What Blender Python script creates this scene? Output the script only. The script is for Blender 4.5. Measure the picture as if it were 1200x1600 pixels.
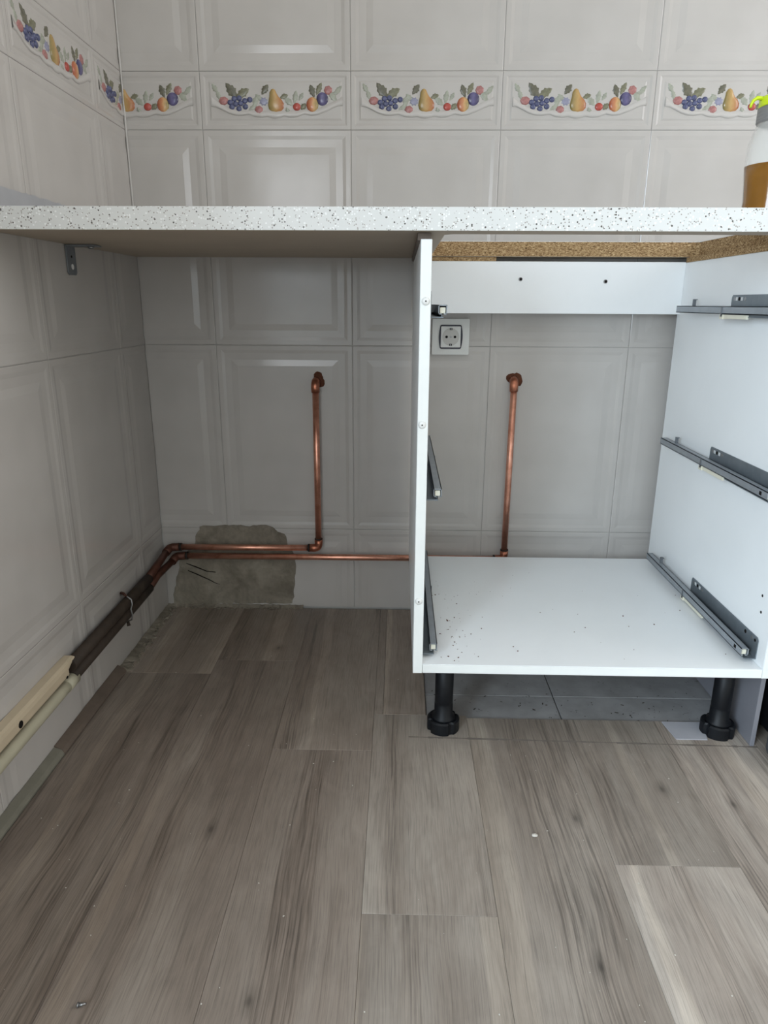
import bpy, bmesh, math, random
from mathutils import Matrix, Vector

# ------------------------------------------------------------------ reset
for _o in list(bpy.data.objects):
    bpy.data.objects.remove(_o, do_unlink=True)
S = bpy.context.scene
COL = S.collection
R = random.Random(7)

# ------------------------------------------------------------------ camera
# metres: floor z = 0, tiled back wall y = 0 (room towards -y), tiled left wall x = -0.59
F_PX, PITCH, YAW, ROLL = 1084.95, 0.29172, 0.02080, 0.005362
cam_d = bpy.data.cameras.new('camera')
cam_d.sensor_fit = 'HORIZONTAL'
cam_d.sensor_width = 36.0
cam_d.lens = F_PX / 1200.0 * 36.0
cam_d.clip_start = 0.05
cam = bpy.data.objects.new('camera', cam_d)
COL.objects.link(cam)
_f = Vector((-math.sin(YAW) * math.cos(PITCH), math.cos(YAW) * math.cos(PITCH), -math.sin(PITCH)))
_r = Vector((math.cos(YAW), math.sin(YAW), 0))
_u = _r.cross(_f)
_c, _s = math.cos(ROLL), math.sin(ROLL)
_a, _b = _c * _r + _s * _u, -_s * _r + _c * _u
cam.matrix_world = Matrix(((_a.x, _b.x, -_f.x, 0), (_a.y, _b.y, -_f.y, -1.64),
                           (_a.z, _b.z, -_f.z, 0.7515), (0, 0, 0, 1)))
S.camera = cam

# ------------------------------------------------------------------ world, daylight, exposure
W_ = bpy.data.worlds.new('world')
S.world = W_
W_.use_nodes = True
W_.node_tree.nodes['Background'].inputs[0].default_value = (0.75, 0.86, 1.0, 1)
W_.node_tree.nodes['Background'].inputs[1].default_value = 0.6


def area_light(name, loc, rot, sx, sy, power, color):
    d = bpy.data.lights.new(name, 'AREA')
    d.shape = 'RECTANGLE'
    d.size, d.size_y = sx, sy
    d.energy = power
    d.color = color
    o = bpy.data.objects.new(name, d)
    COL.objects.link(o)
    o.location = loc
    o.rotation_euler = rot
    return o


# daylight entering by the window beside and behind the camera, where the kitchen widens to the left (opening built below)
area_light('daylight_window', (-1.20, -2.60, 1.18), (0, math.radians(-90), 0), 1.1, 1.7, 90, (0.72, 0.87, 1.0))
# second window in the right wall, above the worktop line (opening built below)
area_light('daylight_side_window', (1.82, -0.85, 1.50), (0, math.radians(90), 0), 0.9, 0.9, 7, (1.0, 0.98, 1.0))
# narrow window in the wall behind the camera (opening built below)
area_light('daylight_rear_window', (-0.78, -3.80, 1.36), (math.radians(90), 0, 0), 0.5, 0.74, 5, (0.92, 0.96, 1.0))

S.view_settings.view_transform = 'Standard'
S.view_settings.look = 'None'
S.view_settings.gamma = 1.0
S.view_settings.use_curve_mapping = False
S.view_settings.exposure = 0.58


# ================================================================== material helpers
def srgb(r, g, b):
    def l(c):
        c /= 255.0
        return c / 12.92 if c <= 0.04045 else ((c + 0.055) / 1.055) ** 2.4
    return (l(r), l(g), l(b), 1.0)


class NT:
    def __init__(self, name):
        self.m = bpy.data.materials.new(name)
        self.m.use_nodes = True
        self.t = self.m.node_tree
        self.p = self.t.nodes['Principled BSDF']

    def n(self, kind, **kw):
        x = self.t.nodes.new(kind)
        for k, v in kw.items():
            if k.startswith('i_'):
                x.inputs[k[2:].replace('_', ' ')].default_value = v
            else:
                setattr(x, k, v)
        return x

    def l(self, a, b):
        self.t.links.new(a, b)

    def coord(self, scale=(1, 1, 1), kind='Object', loc=(0, 0, 0)):
        tc = self.n('ShaderNodeTexCoord')
        mp = self.n('ShaderNodeMapping')
        mp.inputs['Scale'].default_value = scale
        mp.inputs['Location'].default_value = loc
        self.l(tc.outputs[kind], mp.inputs[0])
        return mp.outputs[0]

    def noise(self, vec, scale, detail=4, rough=0.55, dist=0.0):
        x = self.n('ShaderNodeTexNoise')
        x.inputs['Scale'].default_value = scale
        x.inputs['Detail'].default_value = detail
        x.inputs['Roughness'].default_value = rough
        x.inputs['Distortion'].default_value = dist
        self.l(vec, x.inputs['Vector'])
        return x.outputs['Fac']

    def ramp(self, fac, stops):
        x = self.n('ShaderNodeValToRGB')
        e = x.color_ramp.elements
        while len(e) < len(stops):
            e.new(0.5)
        for i, (p, c) in enumerate(stops):
            e[i].position = p
            e[i].color = c if not isinstance(c, (int, float)) else (c, c, c, 1)
        self.l(fac, x.inputs[0])
        return x.outputs[0]

    def mix(self, fac, a, b, mode='MIX'):
        x = self.n('ShaderNodeMix', data_type='RGBA', blend_type=mode)
        for s, v in ((0, fac), (6, a), (7, b)):
            if hasattr(v, 'links') or isinstance(v, bpy.types.NodeSocket):
                self.l(v, x.inputs[s])
            else:
                x.inputs[s].default_value = v
        return x.outputs[2]

    def math(self, op, a, b=0.0):
        x = self.n('ShaderNodeMath', operation=op)
        for i, v in enumerate((a, b)):
            if isinstance(v, bpy.types.NodeSocket):
                self.l(v, x.inputs[i])
            else:
                x.inputs[i].default_value = v
        return x.outputs[0]

    def bump(self, h, strength=0.2, dist=0.001):
        b = self.n('ShaderNodeBump')
        b.inputs['Strength'].default_value = strength
        b.inputs['Distance'].default_value = dist
        self.l(h, b.inputs['Height'])
        self.l(b.outputs[0], self.p.inputs['Normal'])

    def base(self, c):
        if isinstance(c, bpy.types.NodeSocket):
            self.l(c, self.p.inputs['Base Color'])
        else:
            self.p.inputs['Base Color'].default_value = c

    def set(self, rough=0.5, metal=0.0, spec=0.5, coat=0.0):
        self.p.inputs['Metallic'].default_value = metal
        self.p.inputs['Specular IOR Level'].default_value = spec
        self.p.inputs['Coat Weight'].default_value = coat
        if isinstance(rough, bpy.types.NodeSocket):
            self.l(rough, self.p.inputs['Roughness'])
        else:
            self.p.inputs['Roughness'].default_value = rough
        return self.m


M = {}


def mat_plain(name, col, rough=0.5, metal=0.0, spec=0.5, var=0.06, scale=30, bump=0.0, coat=0.0):
    t = NT(name)
    v = t.coord()
    n = t.noise(v, scale)
    lo = tuple(c * (1 - var) for c in col[:3]) + (1,)
    hi = tuple(min(1, c * (1 + var)) for c in col[:3]) + (1,)
    t.base(t.ramp(n, [(0.3, lo), (0.7, hi)]))
    if bump:
        t.bump(n, bump, 0.001)
    M[name] = t.set(rough, metal, spec, coat)
    return M[name]


def mat_tile():
    t = NT('glazed_tile')
    v = t.coord()
    n = t.noise(v, 9, 2)
    t.base(t.ramp(n, [(0.3, (0.475, 0.445, 0.415, 1)), (0.7, (0.515, 0.485, 0.455, 1))]))
    n2 = t.noise(v, 14, 1)
    t.bump(n2, 0.10, 0.004)
    M['tile'] = t.set(0.14, 0, 0.36)


def mat_wood():
    t = NT('oak_laminate')
    oi = t.n('ShaderNodeObjectInfo')
    tc = t.n('ShaderNodeTexCoord')
    off = t.n('ShaderNodeVectorMath', operation='ADD')
    sc = t.n('ShaderNodeVectorMath', operation='SCALE')
    cmb = t.n('ShaderNodeCombineXYZ')
    t.l(oi.outputs['Random'], cmb.inputs[0])
    t.l(oi.outputs['Random'], cmb.inputs[1])
    t.l(cmb.outputs[0], sc.inputs[0])
    sc.inputs['Scale'].default_value = 37.0
    t.l(tc.outputs['Object'], off.inputs[0])
    t.l(sc.outputs[0], off.inputs[1])

    def mp(s, vec=None):
        m = t.n('ShaderNodeMapping')
        m.inputs['Scale'].default_value = s
        t.l(vec if vec is not None else off.outputs[0], m.inputs[0])
        return m.outputs[0]
    # figure: sideways wander of the grain lines
    wob = t.noise(mp((7, 2.6, 1)), 1.0, 2, 0.5)
    wob = t.math('MULTIPLY', t.math('SUBTRACT', wob, 0.5), 0.030)
    kx = t.n('ShaderNodeCombineXYZ')
    t.l(wob, kx.inputs[0])
    wv = t.n('ShaderNodeVectorMath', operation='ADD')
    t.l(off.outputs[0], wv.inputs[0])
    t.l(kx.outputs[0], wv.inputs[1])
    wp = wv.outputs[0]
    strip = t.noise(mp((13, 0.30, 1), wp), 1.3, 1, 0.4)         # sharp-edged printed strips
    broad = t.noise(mp((6, 1.0, 1)), 1.6, 4, 0.6, 0.6)
    grain = t.noise(mp((260, 5.0, 1), wp), 1.0, 3, 0.65)        # dark grain lines
    fine = t.noise(mp((700, 16, 1), wp), 1.0, 2, 0.7)
    blot = t.noise(mp((9, 6, 1)), 1.6, 4, 0.65, 0.8)
    vor = t.n('ShaderNodeTexVoronoi')
    vor.voronoi_dimensions = '2D'
    vor.inputs['Scale'].default_value = 2.2
    t.l(mp((2.0, 1.0, 1)), vor.inputs['Vector'])
    knot = t.ramp(vor.outputs['Distance'], [(0.006, 0.35), (0.022, 0.72), (0.06, 1.0)])
    c = t.ramp(broad, [(0.32, srgb(134, 123, 113)), (0.50, srgb(150, 140, 130)), (0.66, srgb(163, 154, 144))])
    zone = t.ramp(strip, [(0.40, 0.0), (0.455, 1.0)])           # 0 = grainy dark strip, 1 = smooth light strip
    lightz = t.ramp(strip, [(0.62, 0.0), (0.635, 1.0)])
    c = t.mix(lightz, c, t.mix(1.0, c, (1.22, 1.22, 1.20, 1), 'MULTIPLY'))
    c = t.mix(zone, t.mix(1.0, c, (0.88, 0.865, 0.855, 1), 'MULTIPLY'), c)
    g = t.ramp(grain, [(0.36, 0.56), (0.49, 0.96), (0.62, 1.16)])
    gs = t.ramp(grain, [(0.33, 0.80), (0.46, 1.0), (0.7, 1.03)])
    c = t.mix(1.0, c, t.mix(zone, g, gs), 'MULTIPLY')
    c = t.mix(0.5, c, t.ramp(fine, [(0.36, 0.62), (0.50, 1.0), (0.66, 1.14)]), 'MULTIPLY')
    c = t.mix(0.8, c, t.ramp(blot, [(0.32, 0.88), (0.60, 1.04)]), 'MULTIPLY')
    c = t.mix(0.85, c, knot, 'MULTIPLY')
    c = t.mix(1.0, c, oi.outputs['Color'], 'MULTIPLY')
    t.base(c)
    t.bump(grain, 0.06, 0.0006)
    rg = t.ramp(blot, [(0.3, 0.46), (0.7, 0.38)])
    M['wood'] = t.set(rg, 0, 0.42)


def mat_speckle():
    t = NT('speckled_laminate')
    v = t.coord()
    base = (0.68, 0.68, 0.66, 1)

    def flakes(scale, thr, size, loc):
        vo = t.n('ShaderNodeTexVoronoi')
        vo.inputs['Scale'].default_value = scale
        m = t.n('ShaderNodeMapping')
        m.inputs['Location'].default_value = loc
        t.l(v, m.inputs[0])
        t.l(m.outputs[0], vo.inputs['Vector'])
        sep = t.n('ShaderNodeSeparateColor')
        t.l(vo.outputs['Color'], sep.inputs[0])
        a = t.math('LESS_THAN', sep.outputs[0], thr)
        d = t.math('LESS_THAN', vo.outputs['Distance'], size)
        return t.math('MULTIPLY', a, d)
    c = t.mix(flakes(300, 0.22, 0.42, (3, 1, 2)), base, (0.84, 0.84, 0.83, 1))
    c = t.mix(flakes(420, 0.16, 0.42, (5, 7, 1)), c, (0.34, 0.31, 0.28, 1))
    c = t.mix(flakes(270, 0.11, 0.34, (1, 4, 9)), c, (0.09, 0.08, 0.07, 1))
    t.base(c)
    M['speckle'] = t.set(0.3, 0, 0.5)


def mat_chip():
    t = NT('raw_chipboard')
    v = t.coord((1, 1, 2.2))
    n = t.noise(v, 190, 3, 0.75, 0.8)
    c = t.ramp(n, [(0.30, srgb(62, 45, 28)), (0.42, srgb(128, 100, 68)), (0.54, srgb(172, 143, 104)), (0.7, srgb(214, 190, 150))])
    t.base(c)
    t.bump(n, 0.5, 0.001)
    M['chip'] = t.set(0.85, 0, 0.2)


def mat_concrete():
    t = NT('cement_render')
    v = t.coord()
    n = t.noise(v, 16, 6, 0.62, 0.5)
    n2 = t.noise(v, 120, 3, 0.6)
    c = t.ramp(n, [(0.25, srgb(100, 92, 80)), (0.5, srgb(132, 124, 111)), (0.75, srgb(156, 148, 134))])
    c = t.mix(0.4, c, t.ramp(n2, [(0.3, 0.75), (0.6, 1.05)]), 'MULTIPLY')
    t.base(c)
    t.bump(t.mix(0.5, n, n2), 0.45, 0.002)
    M['concrete'] = t.set(0.92, 0, 0.2)


def mat_copper(name, stops, rough):
    t = NT(name)
    v = t.coord()
    n = t.noise(v, 26, 5, 0.65, 0.4)
    t.base(t.ramp(n, stops))
    M[name] = t.set(rough, 0.85, 0.5)


def mat_oldfloor():
    t = NT('old_floor_tile')
    v = t.coord()
    n = t.noise(v, 14, 5, 0.6)
    n2 = t.noise(v, 60, 4, 0.7, 0.6)
    c = t.ramp(n, [(0.3, srgb(132, 131, 130)), (0.7, srgb(158, 157, 157))])
    c = t.mix(0.8, c, t.ramp(n2, [(0.30, 0.30), (0.36, 1.0)]), 'MULTIPLY')
    t.base(c)
    M['oldfloor'] = t.set(0.45, 0, 0.4)


def mat_grad(name, stops, axis=0, half=0.01, rough=0.16):
    """glaze colour of a fruit, running across its own width (axis 0) or height (axis 2)"""
    t = NT(name)
    v = t.coord()
    sp = t.n('ShaderNodeSeparateXYZ')
    t.l(v, sp.inputs[0])
    n = t.noise(v, 160, 3)
    f = t.math('MULTIPLY_ADD', sp.outputs[axis], 1.0 / (2 * half))
    f.node.inputs[2].default_value = 0.5
    f = t.math('ADD', f, t.math('MULTIPLY', t.math('SUBTRACT', n, 0.5), 0.35))
    t.base(t.ramp(f, stops))
    M[name] = t.set(rough, 0, 0.5)


mat_tile()
mat_wood()
mat_speckle()
mat_chip()
mat_concrete()
mat_oldfloor()
mat_copper('copper', [(0.25, srgb(186, 124, 102)), (0.5, srgb(222, 160, 136)), (0.8, srgb(236, 182, 160))], 0.30)
mat_copper('copper_fitting', [(0.3, srgb(120, 72, 56)), (0.6, srgb(190, 124, 98)), (0.8, srgb(214, 150, 122))], 0.33)
mat_plain('pipe_dark', srgb(58, 48, 40), 0.7, 0.0, 0.3, 0.25, 40, 0.2)
mat_plain('pipe_brown', srgb(92, 58, 46), 0.5, 0.5, 0.5, 0.3, 40, 0.1)
mat_plain('solder_black', srgb(48, 40, 36), 0.6, 0.3, 0.4, 0.3, 60)
mat_plain('cream_pvc', srgb(196, 180, 154), 0.5, 0, 0.4, 0.05, 20, 0.1)
mat_plain('cream_tube', srgb(176, 170, 148), 0.45, 0, 0.4, 0.05, 20, 0.1)
mat_plain('hole_dark', (0.012, 0.010, 0.009, 1), 0.9, 0, 0.1)
mat_plain('sealant_brown', srgb(92, 56, 40), 0.85, 0, 0.2, 0.3, 90, 0.5)
mat_plain('grout', (0.46, 0.45, 0.43, 1), 0.85, 0, 0.2)
mat_plain('warm_paint', (0.80, 0.70, 0.60, 1), 0.9, 0, 0.2, 0.02)
mat_plain('plaster', (0.60, 0.58, 0.55, 1), 0.9, 0, 0.2, 0.03)
mat_plain('ceiling_paint', (0.55, 0.51, 0.47, 1), 0.9, 0, 0.2, 0.02)
mat_plain('melamine', (0.86, 0.88, 0.885, 1), 0.30, 0, 0.5, 0.02, 6)
mat_plain('melamine_edge', (0.86, 0.88, 0.86, 1), 0.28, 0, 0.5, 0.02, 20)
mat_plain('underside', srgb(172, 158, 140), 0.55, 0, 0.35, 0.05, 8)
mat_plain('runner_zinc', srgb(150, 156, 162), 0.36, 0.45, 0.5, 0.08, 40)
mat_plain('runner_plate', srgb(118, 126, 132), 0.42, 0.45, 0.5, 0.10, 40)
mat_plain('runner_hook', srgb(112, 116, 120), 0.4, 0.45, 0.5, 0.08, 40)
mat_plain('clip_cream', srgb(222, 218, 200), 0.5, 0, 0.4, 0.03)
mat_plain('bracket_steel', srgb(124, 128, 132), 0.45, 0.35, 0.5, 0.1, 60)
mat_plain('black_plastic', (0.004, 0.005, 0.007, 1), 0.5, 0, 0.3, 0.1)
mat_plain('white_plastic', (0.66, 0.66, 0.63, 1), 0.3, 0, 0.5, 0.02)
mat_plain('white_cap', (0.80, 0.80, 0.78, 1), 0.35, 0, 0.5, 0.02)
mat_plain('socket_well', (0.50, 0.49, 0.46, 1), 0.45, 0, 0.4, 0.02)
mat_plain('frame_black', (0.014, 0.012, 0.024, 1), 0.35, 0, 0.5, 0.05)
mat_plain('steel', srgb(150, 150, 150), 0.35, 0.9, 0.5, 0.1)
mat_plain('panel_grey', srgb(128, 128, 134), 0.45, 0, 0.4, 0.03)
mat_plain('appliance_grey', srgb(92, 94, 98), 0.42, 0.5, 0.5, 0.05)
mat_plain('appliance_black', (0.006, 0.006, 0.007, 1), 0.25, 0, 0.5, 0.1)
mat_plain('lid_green', srgb(206, 226, 40), 0.35, 0, 0.5, 0.03)
mat_plain('collar_grey', srgb(128, 126, 124), 0.4, 0, 0.5, 0.05)
mat_plain('mortar_grey', srgb(168, 168, 170), 0.85, 0, 0.2, 0.05, 25, 0.2)
mat_plain('mortar_green', srgb(122, 119, 107), 0.9, 0, 0.2, 0.14, 25, 0.3)
mat_plain('edge_strip_wood', srgb(104, 92, 82), 0.55, 0, 0.35, 0.15, 30)
mat_plain('mark_grey', srgb(124, 116, 109), 0.8, 0, 0.3, 0.15, 60)
mat_plain('caulk', (0.52, 0.495, 0.465, 1), 0.4, 0, 0.4, 0.05, 40)
mat_plain('dirt', srgb(96, 58, 48), 0.9, 0, 0.2, 0.3)
mat_plain('crumb', srgb(196, 190, 180), 0.9, 0, 0.2, 0.1)
mat_plain('scrap', srgb(172, 172, 178), 0.6, 0, 0.4, 0.03)
# glazed fruit colours
mat_grad('g_pear', [(0.0, srgb(126, 116, 70)), (0.45, srgb(186, 152, 98)), (0.8, srgb(176, 122, 78)), (1.0, srgb(150, 80, 58))], 0, 0.017)
mat_grad('g_peach', [(0.0, srgb(166, 88, 64)), (0.45, srgb(196, 134, 94)), (0.6, srgb(204, 162, 112)), (1.0, srgb(140, 128, 80))], 0, 0.012)
mat_grad('g_plum', [(0.0, srgb(60, 56, 86)), (0.5, srgb(104, 98, 136)), (1.0, srgb(52, 46, 76))], 0, 0.012)
mat_plain('g_grape', srgb(80, 84, 116), 0.14, 0, 0.5, 0.3, 150)
mat_plain('g_cherry', srgb(170, 76, 66), 0.16, 0, 0.5, 0.2, 120)
mat_plain('g_rasp', srgb(164, 112, 108), 0.2, 0, 0.5, 0.22, 260, 0.4)
mat_plain('g_leaf', srgb(116, 114, 92), 0.2, 0, 0.5, 0.3, 130)
mat_plain('g_leaf_dark', srgb(100, 97, 82), 0.2, 0, 0.5, 0.3, 130)
mat_plain('g_sprig', srgb(156, 158, 144), 0.2, 0, 0.5, 0.18, 130)
mat_plain('g_flower', srgb(140, 140, 160), 0.2, 0, 0.5, 0.15, 130)
mat_plain('g_ribbon', (0.525, 0.495, 0.465, 1), 0.14, 0, 0.5, 0.02)

# translucent bottle materials
t_ = NT('bottle_plastic')
t_.base((0.80, 0.80, 0.76, 1))
t_.set(0.2, 0, 0.5)
_tr = t_.n('ShaderNodeBsdfTransparent')
_mx = t_.n('ShaderNodeMixShader')
_mx.inputs[0].default_value = 0.34
t_.l(_tr.outputs[0], _mx.inputs[1])
t_.l(t_.p.outputs[0], _mx.inputs[2])
t_.l(_mx.outputs[0], t_.t.nodes['Material Output'].inputs[0])
M['bottle'] = t_.m
t_ = NT('amber_oil')
_n = t_.noise(t_.coord(), 18)
t_.base(t_.ramp(_n, [(0.3, srgb(124, 82, 26)), (0.7, srgb(138, 94, 36))]))
M['oil'] = t_.set(0.12, 0, 0.5)


# ================================================================== mesh helpers
def link(name, me, mat=None, parent=None, loc=(0, 0, 0), rot=(0, 0, 0)):
    o = bpy.data.objects.new(name, me)
    COL.objects.link(o)
    if mat is not None and me is not None and not me.materials:
        me.materials.append(mat if not isinstance(mat, str) else M[mat])
    if parent is not None:
        o.parent = parent
    o.location = loc
    o.rotation_euler = rot
    return o


def tag(o, label=None, cat=None, group=None, kind=None):
    if label:
        o['label'] = label
    if cat:
        o['category'] = cat
    if group:
        o['group'] = group
    if kind:
        o['kind'] = kind
    return o


def empty(name, loc=(0, 0, 0)):
    o = bpy.data.objects.new(name, None)
    o.empty_display_size = 0.05
    COL.objects.link(o)
    o.location = loc
    return o


def to_mesh(bm, name, smooth=False):
    bmesh.ops.recalc_face_normals(bm, faces=bm.faces[:])
    me = bpy.data.meshes.new(name)
    if smooth:
        for f in bm.faces:
            f.smooth = True
    bm.to_mesh(me)
    bm.free()
    return me


def bm_box(bm, x0, x1, y0, y1, z0, z1):
    vs = [bm.verts.new(p) for p in ((x0, y0, z0), (x1, y0, z0), (x1, y1, z0), (x0, y1, z0),
                                    (x0, y0, z1), (x1, y0, z1), (x1, y1, z1), (x0, y1, z1))]
    fs = []
    for q in ((0, 3, 2, 1), (4, 5, 6, 7), (0, 1, 5, 4), (1, 2, 6, 5), (2, 3, 7, 6), (3, 0, 4, 7)):
        fs.append(bm.faces.new([vs[i] for i in q]))
    return vs, fs


def box(name, x0, x1, y0, y1, z0, z1, mat, parent=None, bev=0.0, seg=2):
    """box in its parent's space, own origin at its centre"""
    cx, cy, cz = (x0 + x1) / 2, (y0 + y1) / 2, (z0 + z1) / 2
    bm = bmesh.new()
    bm_box(bm, x0 - cx, x1 - cx, y0 - cy, y1 - cy, z0 - cz, z1 - cz)
    if bev:
        bmesh.ops.bevel(bm, geom=bm.edges[:], offset=bev, segments=seg, profile=0.5, affect='EDGES')
    return link(name, to_mesh(bm, name), mat, parent, (cx, cy, cz))


def bm_cyl(bm, p0, p1, r0, r1=None, n=24, caps=True):
    r1 = r0 if r1 is None else r1
    p0, p1 = Vector(p0), Vector(p1)
    d = (p1 - p0).normalized()
    a = d.orthogonal().normalized()
    b = d.cross(a)
    c0 = [bm.verts.new(p0 + r0 * (math.cos(2 * math.pi * i / n) * a + math.sin(2 * math.pi * i / n) * b)) for i in range(n)]
    c1 = [bm.verts.new(p1 + r1 * (math.cos(2 * math.pi * i / n) * a + math.sin(2 * math.pi * i / n) * b)) for i in range(n)]
    for i in range(n):
        f = bm.faces.new((c0[i], c0[(i + 1) % n], c1[(i + 1) % n], c1[i]))
        f.smooth = True
    if caps:
        bm.faces.new(c0[::-1])
        bm.faces.new(c1)


def bm_tube(bm, pts, rad, n=16):
    """round bar swept along a polyline; rad may be one value or one per point"""
    pts = [Vector(p) for p in pts]
    rad = rad if isinstance(rad, (list, tuple)) else [rad] * len(pts)
    prev = None
    rings = []
    for i, p in enumerate(pts):
        d = ((pts[min(i + 1, len(pts) - 1)] - pts[max(i - 1, 0)])).normalized()
        if prev is None:
            a = d.orthogonal().normalized()
        else:
            a = (prev - d * prev.dot(d)).normalized()
        prev = a
        b = d.cross(a)
        rings.append([bm.verts.new(p + rad[i] * (math.cos(2 * math.pi * k / n) * a + math.sin(2 * math.pi * k / n) * b)) for k in range(n)])
    for r0, r1 in zip(rings, rings[1:]):
        for k in range(n):
            f = bm.faces.new((r0[k], r0[(k + 1) % n], r1[(k + 1) % n], r1[k]))
            f.smooth = True
    bm.faces.new(rings[0][::-1])
    bm.faces.new(rings[-1])


def tube(name, pts, rad, mat, parent=None, n=16, loc=None):
    o = Vector(loc if loc is not None else pts[len(pts) // 2])
    bm = bmesh.new()
    bm_tube(bm, [Vector(p) - o for p in pts], rad, n)
    return link(name, to_mesh(bm, name), mat, parent, o)


def arc(p0, corner, p1, r, n=7):
    """points rounding the corner between two straight runs"""
    c, a, b = Vector(corner), Vector(p0), Vector(p1)
    da, db = (a - c).normalized(), (b - c).normalized()
    s, e = c + da * r, c + db * r
    return [(1 - t) ** 2 * s + 2 * t * (1 - t) * c + t * t * e for t in [i / (n - 1) for i in range(n)]]


def lathe(name, prof, mat, parent=None, loc=(0, 0, 0), n=40):
    bm = bmesh.new()
    rings = []
    for r, z in prof:
        rings.append([bm.verts.new((r * math.cos(2 * math.pi * k / n), r * math.sin(2 * math.pi * k / n), z)) for k in range(n)])
    for a, b in zip(rings, rings[1:]):
        for k in range(n):
            f = bm.faces.new((a[k], a[(k + 1) % n], b[(k + 1) % n], b[k]))
            f.smooth = True
    bm.faces.new(rings[0][::-1])
    bm.faces.new(rings[-1])
    return link(name, to_mesh(bm, name), mat, parent, loc)


def prism(name, poly, y0, y1, mat, parent=None, loc=(0, 0, 0), rot=(0, 0, 0), rough=0.0):
    """polygon in the x-z plane pushed from y0 (front) to y1"""
    bm = bmesh.new()
    a = [bm.verts.new((x, y0 + (R.uniform(-rough, rough) if rough else 0), z)) for x, z in poly]
    b = [bm.verts.new((x, y1, z)) for x, z in poly]
    bm.faces.new(a)
    bm.faces.new(b[::-1])
    for i in range(len(poly)):
        j = (i + 1) % len(poly)
        bm.faces.new((a[i], b[i], b[j], a[j]))
    return link(name, to_mesh(bm, name), mat, parent, loc, rot)


def ragged(pts, step=0.006, amp=0.0025):
    """break up a polygon's edges"""
    out = []
    for i, p in enumerate(pts):
        q = pts[(i + 1) % len(pts)]
        d = math.hypot(q[0] - p[0], q[1] - p[1])
        k = max(1, int(d / step))
        for j in range(k):
            t = j / k
            out.append((p[0] + (q[0] - p[0]) * t + R.uniform(-amp, amp), p[1] + (q[1] - p[1]) * t + R.uniform(-amp, amp)))
    return out


# ================================================================== the room shell
TW, TH, BH = 0.316, 0.4454, 0.1097           # wall tile, border tile height
Z4, Z3, Z2 = 0.2124, 0.6578, 1.1032          # joints on both tiled walls
Z1 = Z2 + BH
Z0 = Z1 + TH
XL = -0.59                                   # face of the left wall
GAP = 0.0004

wall_back = box('wall_back', -0.75, 2.3, 0.0023, 0.16, -0.1, 2.6, 'grout')
tag(wall_back, 'glazed pale tile wall with fruit border behind the worktop', 'wall', kind='structure')
wall_left = box('wall_left', -0.75, XL - 0.0023, -1.58, 0.0023, -0.1, 2.6, 'grout')
tag(wall_left, 'glazed pale tile side wall with pipes along its foot', 'wall', kind='structure')
wall_right = empty('wall_right', (1.75, -1.9, 0))
tag(wall_right, 'plain warm wall with a window on the far right of the kitchen', 'wall', kind='structure')
for a in ((-.38, .16, -.1, 2.6), (-3.9, -1.32, -.1, 2.6), (-1.32, -.38, 1.97, 2.6), (-1.32, -.38, -.1, 1.03)):
    box('wall_panel', 0, .15, a[0] + 1.9, a[1] + 1.9, a[2], a[3], 'warm_paint', wall_right)
ceiling = box('ceiling', -1.27, 2.45, -3.9, 0.16, 2.5, 2.62, 'ceiling_paint')
tag(ceiling, 'plain white kitchen ceiling', 'ceiling', kind='structure')
# beyond the tiled side wall the kitchen widens to the left, to a wall with the main window
rest = empty('wall_left_rear', (-1.15, -2.7, 0))
tag(rest, 'plain wall around the window beside the camera', 'wall', kind='structure')
for a in ((-1.58, -3.9, -.1, .61), (-1.58, -3.9, 1.75, 2.6), (-3.48, -3.9, .61, 1.75), (-1.58, -1.73, .61, 1.75)):
    box('wall_panel', -.12, 0, a[1] + 2.7, a[0] + 2.7, a[2], a[3], 'plaster', rest)
box('wall_return', -.12, .40, 1.12, 1.20, -.1, 2.6, 'plaster', rest)
wall_rear = empty('wall_rear', (0, -3.75, 0))
for a in ((-1.27, -1.05, -.1, 2.6), (-.51, 1.9, -.1, 2.6), (-1.05, -.51, -.1, .97), (-1.05, -.51, 1.75, 2.6)):
    box('wall_panel', a[0], a[1], -.15, 0, a[2], a[3], 'plaster', wall_rear)
tag(wall_rear, 'plain pale wall with a narrow window behind the camera', 'wall', kind='structure')

MAIN = [(0, .0006), (.0018, 0), (.011, .0002), (.018, .0014), (.033, .0017), (.047, .0002)]
BORD = [(0, .0006), (.0015, 0), (.008, 0), (.012, .0013), (.018, .0015), (.0215, .0004)]


def tile_mesh(name, w, h, prof, u0=0.0, u1=None, v0=0.0, v1=None):
    """moulded tile, local x = across, z = up, face towards -y; clipped to u0..u1, v0..v1"""
    bm = bmesh.new()
    rings = [[(GAP, .006, GAP), (w - GAP, .006, GAP), (w - GAP, .006, h - GAP), (GAP, .006, h - GAP)]]
    for i, d in prof:
        a = max(i, GAP) if i == 0 else i
        rings.append([(a, d, a), (w - a, d, a), (w - a, d, h - a), (a, d, h - a)])
    vr = [[bm.verts.new(p) for p in r] for r in rings]
    for a, b in zip(vr, vr[1:]):
        for k in range(4):
            bm.faces.new((a[k], a[(k + 1) % 4], b[(k + 1) % 4], b[k]))
    bm.faces.new(vr[-1])
    clip(bm, u0, u1, v0, v1)
    return to_mesh(bm, name)


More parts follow.
